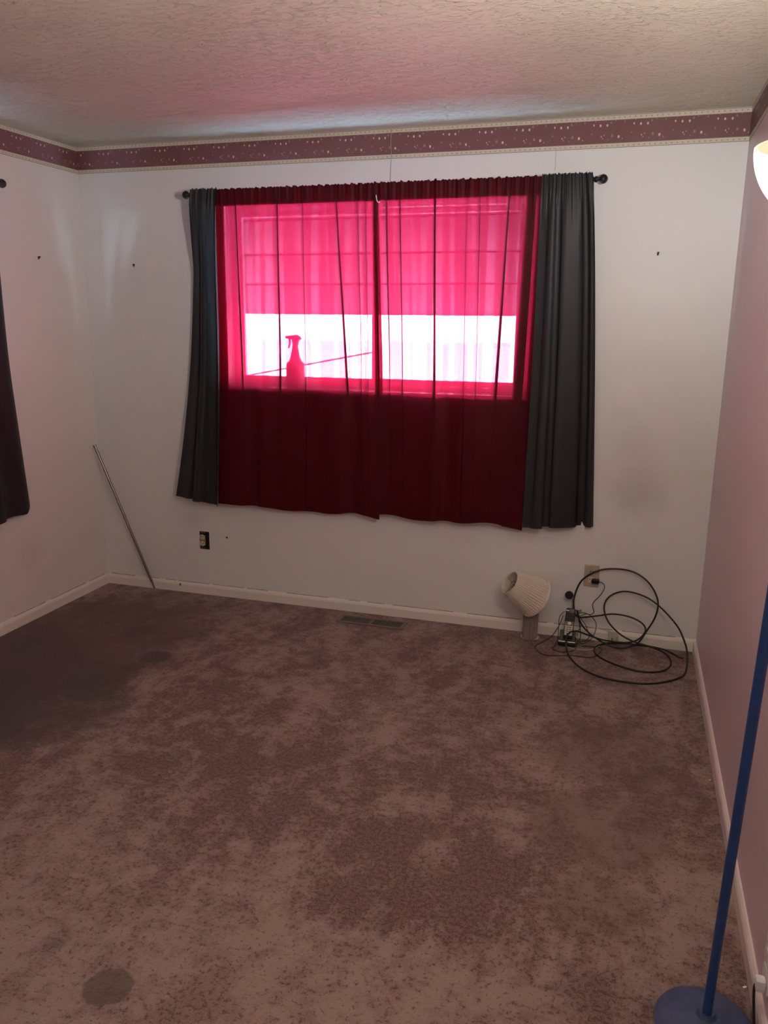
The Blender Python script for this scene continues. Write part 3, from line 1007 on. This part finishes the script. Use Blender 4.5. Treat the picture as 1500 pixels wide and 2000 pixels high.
screw((0.0, -0.372, 1.853), (1, 0, 0), 'dark screw sticking out of the left wall near the corner')
screw((0.317, 0.0, 1.836), (0, -1, 0), 'dark screw in the back wall left of the grey curtain')
screw((3.005, 0.0, 1.861), (0, -1, 0), 'dark screw in the back wall right of the curtains')
screw((0.505, -0.012, 0.047), (0, -1, 0), 'dark nail in the back baseboard right of the steel rod', 0.006)
tag(G().lathe([(0, 0), (0.006, 0.0), (0.005, 0.0012), (0, 0.0014)], 10, align((0.81, 0, 0.351), (0.81, -1, 0.351))).build('wall_plug', 'screw'), 'small dark wall plug right of the bare outlet', 'wall plug')

# ------------------------------------------------------------------ table lamp with the tipped pleated shade
lx, ly = 2.541, -0.088
tl = thing('table_lamp', 'small table lamp on the carpet with a tipped cream pleated shade and clear ribbed base', 'lamp', (lx, ly, 0))
mt = Matrix.Translation((lx, ly, 0))
G().lathe([(0, 0), (0.0465, 0), (0.0485, 0.004), (0.0475, 0.009), (0.041, 0.012), (0, 0.012)], 40, mt).build('foot', 'chrome', tl, smooth='auto')
G().lathe([(0, 0.012), (0.0385, 0.012), (0.0385, 0.150), (0.034, 0.156), (0, 0.158)], 72, mt, rib=lambda a, i: -0.10 * (i % 6 in (0, 1))).build('column', 'acrylic', tl, smooth=False)
G().lathe([(0, 0.158), (0.030, 0.158), (0.030, 0.163), (0.012, 0.168), (0.014, 0.200), (0.010, 0.205), (0, 0.205)], 24, mt).build('socket', 'brass', tl, smooth='auto')
A0, A1 = Vector((2.428, -0.150, 0.322)), Vector((2.573, -0.124, 0.214))       # small end, large end centres
ax = (A1 - A0).normalized()
ax = (ax + Vector((0, 0.36, 0))).normalized()
mid = (A0 + A1) / 2
L = 0.172
m = align(mid - ax * L / 2, mid + ax * L / 2)
R0, R1 = 0.058, 0.1010
prof = [(R0 + (R1 - R0) * (i / 10) ** 0.9, L * i / 10) for i in range(11)]
NP = 176
rr = random.Random(4)
jit = [rr.uniform(0.6, 1.3) for _ in range(NP)]
shd = G().shell(prof, NP, m, rib=lambda a, i: (0.032 if i % 4 < 2 else -0.012) * jit[i // 4]).build('lamp_shade', 'pleat', tl, smooth=False)
shd['label'] = 'cream pleated shade tipped to the left'
G().shell([(R0 * 0.955, 0.002), (R1 * 0.955, L - 0.002)], 60, m).build('lining', 'lining', shd, smooth=True)
for (r, z) in ((R0 * 1.01, 0.0), (R1 * 1.01, L - 0.009)):
    G().lathe([(r * 0.94, z), (r * 1.02, z - 0.001), (r * 1.025, z + 0.009), (r * 0.94, z + 0.010)], 60, m, closed=True).build('edge_band', 'trim_band', shd, smooth='auto')
ring = [(m @ Vector((0.016 * math.cos(q), 0.016 * math.sin(q), 0.02))) for q in [k * math.pi / 8 for k in range(17)]]
g = G().tube(ring, 0.0009, 6)
for q in (0.3, 2.4, 4.5):
    g.tube([m @ Vector((0.016 * math.cos(q), 0.016 * math.sin(q), 0.02)), m @ Vector((R0 * 0.96 * math.cos(q), R0 * 0.96 * math.sin(q), 0.004))], 0.0009, 6)
g.build('spider', 'rod_black', shd)
g = G().tube([Vector((lx, ly, 0.200)), Vector((lx - 0.02, ly - 0.008, 0.235)), m @ Vector((0, 0, 0.02))], 0.0035, 8, 4)
g.build('stem', 'brass', tl, smooth=True)

# ------------------------------------------------------------------ cordless phone on its cradle
px, py = 2.728, -0.098
ph = thing('cordless_phone_cradle', 'black cordless phone cradle with silver front edge among the cords', 'phone cradle', (px, py, 0))
G().box((px - 0.042, py - 0.045, 0), (px + 0.042, py + 0.045, 0.024), 0.006).build('base', 'black_plastic', ph)
m = Matrix.Translation((px, py - 0.012, 0.030)) @ Matrix.Rotation(math.radians(-22), 4, 'X')
G().box((-0.038, -0.006, -0.012), (0.038, 0.012, 0.042), 0.004, m).build('back_rest', 'grey_plastic', ph)
G().box((px - 0.041, py - 0.0475, 0.023), (px + 0.041, py - 0.035, 0.030), 0.003).build('front_edge', 'chrome', ph)
hm = Matrix.Translation((px + 0.002, py - 0.022, 0.030)) @ Matrix.Rotation(math.radians(-16), 4, 'X') @ Matrix.Rotation(math.radians(2), 4, 'Y')
hs = thing('cordless_handset', 'black and silver cordless handset standing in its cradle', 'phone', (px + 0.002, py - 0.022, 0.030))
G().box((-0.0235, -0.012, 0.0), (0.0235, 0.012, 0.155), 0.007, hm).build('body', 'black_plastic', hs, smooth='auto')
G().box((-0.021, -0.0136, 0.020), (0.021, -0.0115, 0.090), 0.001, hm).build('keypad', 'silver', hs)
G().box((-0.0175, -0.0132, 0.098), (0.0175, -0.0112, 0.134), 0.001, hm).build('screen', 'screen', hs)
G().box((-0.022, -0.0135, 0.141), (-0.006, -0.0112, 0.146), 0.001, hm).build('earpiece', 'chrome', hs)
G().lathe([(0, 0), (0.0085, 0), (0.0085, 0.002), (0.006, 0.0032), (0, 0.0034)], 18, hm @ Matrix.Translation((0, -0.0132, 0.081)) @ Matrix.Rotation(math.pi / 2, 4, 'X')).build('navigation_button', 'key', hs, smooth='auto')
for r in range(5):
    for c in range(3):
        cx, cz = (c - 1) * 0.0128, 0.066 - r * 0.0098
        G().box((cx - 0.0052, -0.0150, cz - 0.0028), (cx + 0.0052, -0.0134, cz + 0.0028), 0.0008, hm).build('key', 'key', hs)

# black disc on a thin stem behind the phone
dc = thing('disc_antenna', 'round black disc on a thin wire stem above the phone', 'antenna', (2.742, -0.03, 0.0))
G().lathe([(0, -0.006), (0.018, -0.006), (0.0205, -0.003), (0.0205, 0.003), (0.018, 0.006), (0, 0.006)], 28, align((2.719, -0.035, 0.232), (2.745, -0.235, 0.26))).build('disc', 'black_plastic', dc, smooth='auto')
G().tube([(2.732, -0.033, 0.225), (2.735, -0.03, 0.20), (2.738, -0.03, 0.10), (2.742, -0.03, 0.004)], 0.0012, 6, 3).build('stem', 'silver', dc)
G().lathe([(0, 0), (0.016, 0), (0.016, 0.003), (0.005, 0.006), (0, 0.006)], 20, Matrix.Translation((2.742, -0.034, 0))).build('foot', 'black_plastic', dc, smooth='auto')

# ------------------------------------------------------------------ cables
COAX = [(3.253, -0.112, 0.006), (3.191, -0.045, 0.006), (3.104, -0.022, 0.007), (3.002, -0.025, 0.008), (2.914, -0.057, 0.008), (2.868, -0.111, 0.007), (2.864, -0.177, 0.006), (2.907, -0.252, 0.006), (3.006, -0.321, 0.006), (3.101, -0.339, 0.006), (3.177, -0.298, 0.006), (3.214, -0.202, 0.006), (3.195, -0.135, 0.020), (3.131, -0.16, 0.056), (3.039, -0.14, 0.068), (2.97, -0.11, 0.09), (2.912, -0.07, 0.135), (2.891, -0.05, 0.2), (2.916, -0.035, 0.25), (2.981, -0.03, 0.279), (3.069, -0.04, 0.269), (3.144, -0.07, 0.236), (3.225, -0.13, 0.173), (3.257, -0.2, 0.133), (3.273, -0.255, 0.095), (3.275, -0.300, 0.045), (3.262, -0.335, 0.012), (3.211, -0.394, 0.006), (3.13, -0.455, 0.006), (3.039, -0.477, 0.006), (2.915, -0.463, 0.006), (2.816, -0.391, 0.006), (2.752, -0.270, 0.007), (2.728, -0.2, 0.042), (2.733, -0.17, 0.079), (2.769, -0.15, 0.091), (2.823, -0.13, 0.071), (2.899, -0.12, 0.05), (3.0, -0.1, 0.041), (3.059, -0.09, 0.06), (3.092, -0.08, 0.105), (3.073, -0.07, 0.14), (3.011, -0.06, 0.162), (2.936, -0.05, 0.163), (2.869, -0.05, 0.147), (2.787, -0.05, 0.127), (2.760, -0.045, 0.133), (2.746, -0.04, 0.171), (2.745, -0.03, 0.229), (2.774, -0.025, 0.311), (2.84, -0.022, 0.364), (2.919, -0.022, 0.386), (3.014, -0.03, 0.382), (3.09, -0.045, 0.338), (3.136, -0.06, 0.261), (3.132, -0.075, 0.185), (3.095, -0.09, 0.106), (3.06, -0.1, 0.046), (3.002, -0.11, 0.018), (2.955, -0.11, 0.015), (2.9, -0.1, 0.028), (2.836, -0.09, 0.061), (2.791, -0.08, 0.101), (2.768, -0.07, 0.147)]
cx_ = thing('coax_cable', 'thick black coaxial cable coiled in big loops by the right corner', 'cable', (3.0, -0.2, 0.0))
G().tube(COAX, 0.0042, 10, 6).build('jacket', 'cord', cx_, smooth=True)
m = align((3.253, -0.112, 0.006), (3.290, -0.133, 0.006))
G().lathe([(0, -0.004), (0.0052, -0.004), (0.0052, 0.010), (0.0060, 0.011), (0.0060, 0.021), (0, 0.021)], 12, m).build('connector', 'steel', cx_, smooth='auto')
m = align((2.768, -0.07, 0.147), (2.766, -0.066, 0.170))
G().lathe([(0, -0.004), (0.0052, -0.004), (0.0052, 0.010), (0.0060, 0.011), (0.0060, 0.021), (0, 0.021)], 12, m).build('connector', 'steel', cx_, smooth='auto')

pc = thing('power_cord', 'thin black power cord plugged into the beige outlet', 'cord', (2.838, 0, 0.31))
G().box((2.819 + 0.002, -0.030, 0.302), (2.819 + 0.040, -0.0095, 0.325), 0.005).build('plug', 'black_plastic', pc, smooth='auto')
for dx in (-0.0063, 0.0063):
    G().box((2.838 + dx - 0.0011, -0.0105, 0.313), (2.838 + dx + 0.0011, -0.006, 0.318)).build('prong', 'brass', pc)
G().tube([(2.856, -0.022, 0.312), (2.868, -0.024, 0.311), (2.881, -0.024, 0.303), (2.885, -0.022, 0.282), (2.868, -0.022, 0.243), (2.84, -0.022, 0.206), (2.835, -0.022, 0.183), (2.844, -0.022, 0.153), (2.827, -0.03, 0.14), (2.793, -0.045, 0.151), (2.772, -0.06, 0.140), (2.79, -0.095, 0.05), (2.775, -0.115, 0.010), (2.760, -0.085, 0.008)], 0.0019, 8, 6).build('wire', 'thin_cord', pc, smooth=True)


def wire(pts, label, r=0.0018, mat='thin_cord'):
    return tag(G().tube(pts, r, 7, 6).build('thin_cord', mat, smooth=True), label, 'cord')


wire([(2.700, -0.095, 0.145), (2.683, -0.11, 0.091), (2.652, -0.12, 0.038), (2.61, -0.13, 0.006), (2.582, -0.190, 0.004), (2.605, -0.257, 0.004), (2.649, -0.284, 0.004), (2.715, -0.266, 0.004), (2.774, -0.25, 0.004), (2.854, -0.245, 0.004), (2.891, -0.164, 0.004), (2.888, -0.115, 0.004), (2.84, -0.11, 0.004), (2.80, -0.12, 0.004)],
     'thin dark cord looping widest over the carpet in front of the phone')
wire([(2.77, -0.06, 0.128), (2.80, -0.06, 0.150), (2.828, -0.06, 0.147), (2.859, -0.07, 0.113), (2.856, -0.08, 0.064), (2.837, -0.09, 0.030), (2.80, -0.108, 0.012), (2.784, -0.11, 0.030)],
     'thin dark cord arching out right of the phone')
wire([(2.705, -0.07, 0.158), (2.683, -0.09, 0.133), (2.683, -0.11, 0.095), (2.684, -0.145, 0.040), (2.672, -0.165, 0.006), (2.664, -0.195, 0.004), (2.711, -0.225, 0.004), (2.763, -0.190, 0.004), (2.775, -0.155, 0.008), (2.772, -0.135, 0.016)],
     'thin dark cord looping tightly round the left front of the cradle')
wire([(2.757, -0.05, 0.165), (2.781, -0.06, 0.13), (2.812, -0.07, 0.092), (2.83, -0.08, 0.038), (2.797, -0.1, 0.020), (2.775, -0.11, 0.027)],
     'thin dark cord dropping straight down right of the handset')
wire([(2.765, -0.052, 0.163), (2.775, -0.06, 0.110), (2.787, -0.075, 0.085), (2.775, -0.085, 0.066), (2.772, -0.09, 0.040)],
     'thin dark cord making the smallest loop beside the handset', 0.0015)
wire([(2.762, -0.062, 0.170), (2.770, -0.066, 0.166), (2.779, -0.068, 0.172), (2.784, -0.070, 0.171), (2.776, -0.070, 0.160), (2.785, -0.072, 0.158), (2.788, -0.072, 0.162)],
     'black twist tie bunching the cords behind the handset', 0.0016, 'cord')

# phone jack box on the baseboard
jk = thing('phone_jack', 'ivory phone jack box on the baseboard behind the cable loops', 'phone jack', (2.945, -0.013, 0.03))
G().box((2.922, -0.036, 0.014), (2.968, -0.013, 0.062), 0.004).build('box', 'jack', jk, smooth='auto')
G().tube([(2.940, -0.0365, 0.030), (2.940, -0.041, 0.030), (2.942, -0.043, 0.012)], 0.0022, 8, 3).build('socket_wire', 'black_plastic', jk)
tag(G().tube([(2.923, -0.02, 0.056), (2.90, -0.016, 0.063), (2.86, -0.016, 0.0668), (2.82, -0.016, 0.070), (2.80, -0.018, 0.073), (2.79, -0.02, 0.08)], 0.0017, 7, 5).build('phone_line', 'white_cord', smooth=True),
    'off white phone line running along the baseboard to the jack box', 'cord')
tag(G().tube([(2.735, -0.150, 0.004), (2.78, -0.165, 0.003), (2.83, -0.155, 0.003), (2.865, -0.125, 0.004), (2.885, -0.085, 0.004)], 0.0015, 7, 5).build('phone_line', 'white_cord', smooth=True),
    'off white phone line lying on the carpet in front of the cradle', 'cord')

# ------------------------------------------------------------------ blue floor lamp by the right wall
B = Vector((3.208, -2.290, 0.0))
TOP = Vector((3.207, -2.515, 1.700))
fl = thing('floor_lamp', 'blue torchiere floor lamp by the right wall with glowing white glass bowl', 'floor lamp', B)
mt = Matrix.Translation(B)
G().lathe([(0, 0), (0.110, 0), (0.1105, 0.008), (0.106, 0.014), (0.085, 0.022), (0.055, 0.031), (0.022, 0.037), (0.016, 0.045), (0, 0.045)], 56, mt).build('base', 'blue_base', fl, smooth='auto')
p0 = B + Vector((0, 0, 0.040))
G().tube([p0, TOP], 0.0105, 16).build('pole', 'blue', fl, smooth='auto')
m = align(TOP, TOP + Vector((0, 0, 1)))
G().lathe([(0, -0.012), (0.016, -0.012), (0.028, 0.0), (0.042, 0.012), (0.040, 0.018), (0, 0.018)], 28, m).build('bowl_cup', 'blue', fl, smooth='auto')
RB = 0.119
prof = []
for i in range(13):
    a = math.radians(14 + 76 * i / 12)
    prof.append((RB * math.sin(a), 0.124 - 0.115 * math.cos(a)))
inner = [(r - 0.004, z + 0.001) for r, z in reversed(prof)]
G().lathe(prof + inner, 48, m, closed=True).build('glass_bowl', 'lamp_glass', fl, smooth='auto')
G().lathe([(0, 0.018), (0.014, 0.018), (0.014, 0.045), (0, 0.045)], 16, m).build('socket', 'outlet_white', fl, smooth='auto')
G().lathe([(0.0, 0.045), (0.012, 0.046), (0.016, 0.060), (0.027, 0.082), (0.029, 0.095), (0.022, 0.112), (0.0, 0.120)], 24, m).build('bulb', 'bulb', fl, smooth=True)
ld = bpy.data.lights.new('bulb_light', 'POINT')
ld.energy = LAMP_POWER
ld.color = LAMP_COLOR
ld.shadow_soft_size = 0.035
lo = bpy.data.objects.new('bulb_light', ld)
lo.parent = fl
lo.location = TOP + Vector((0, 0, 0.135)) - B
C.objects.link(lo)
# cord from the wall plug to the base
G().tube([(3.312, -2.262, 0.128), (3.302, -2.268, 0.122), (3.302, -2.285, 0.085), (3.306, -2.310, 0.03), (3.304, -2.335, 0.006), (3.29, -2.375, 0.005), (3.26, -2.40, 0.005), (3.228, -2.392, 0.007)], 0.0030, 8, 6).build('cord', 'cord', fl, smooth=True)
G().box((3.302, -2.276, 0.112), (3.3245, -2.250, 0.142), 0.006).build('plug', 'outlet_white', fl, smooth='auto')

oy, oz = -2.245, 0.168
ou = thing('wall_outlet', 'white wall outlet low on the right wall beside the blue lamp', 'outlet', (W, oy, oz))
G().box((W - 0.006, oy - 0.036, oz - 0.057), (W, oy + 0.036, oz + 0.057), 0.003).build('cover_plate', 'outlet_white', ou)
for dz in (0.0195, -0.0195):
    G().box((W - 0.0085, oy - 0.0135, oz + dz - 0.0145), (W - 0.006, oy + 0.0135, oz + dz + 0.0145), 0.002).build('receptacle', 'outlet_white', ou)

# litter on the carpet by the right baseboard
tag(G().add([(3.306, -2.145, 0.003), (3.312, -2.143, 0.006), (3.314, -2.138, 0.004), (3.309, -2.139, 0.006), (3.304, -2.141, 0.004)], [(0, 1, 3), (1, 2, 3), (0, 3, 4)]).build('paper_scrap', 'scrap', solid=0.001), 'tiny white paper scrap on the carpet beside the lamp base', 'paper scrap')
tag(G().add([(3.300, -1.205, 0.003), (3.308, -1.203, 0.007), (3.307, -1.195, 0.004)], [(0, 1, 2)]).build('paper_scrap', 'scrap', solid=0.001), 'tiny white paper scrap against the middle of the right baseboard', 'paper scrap')
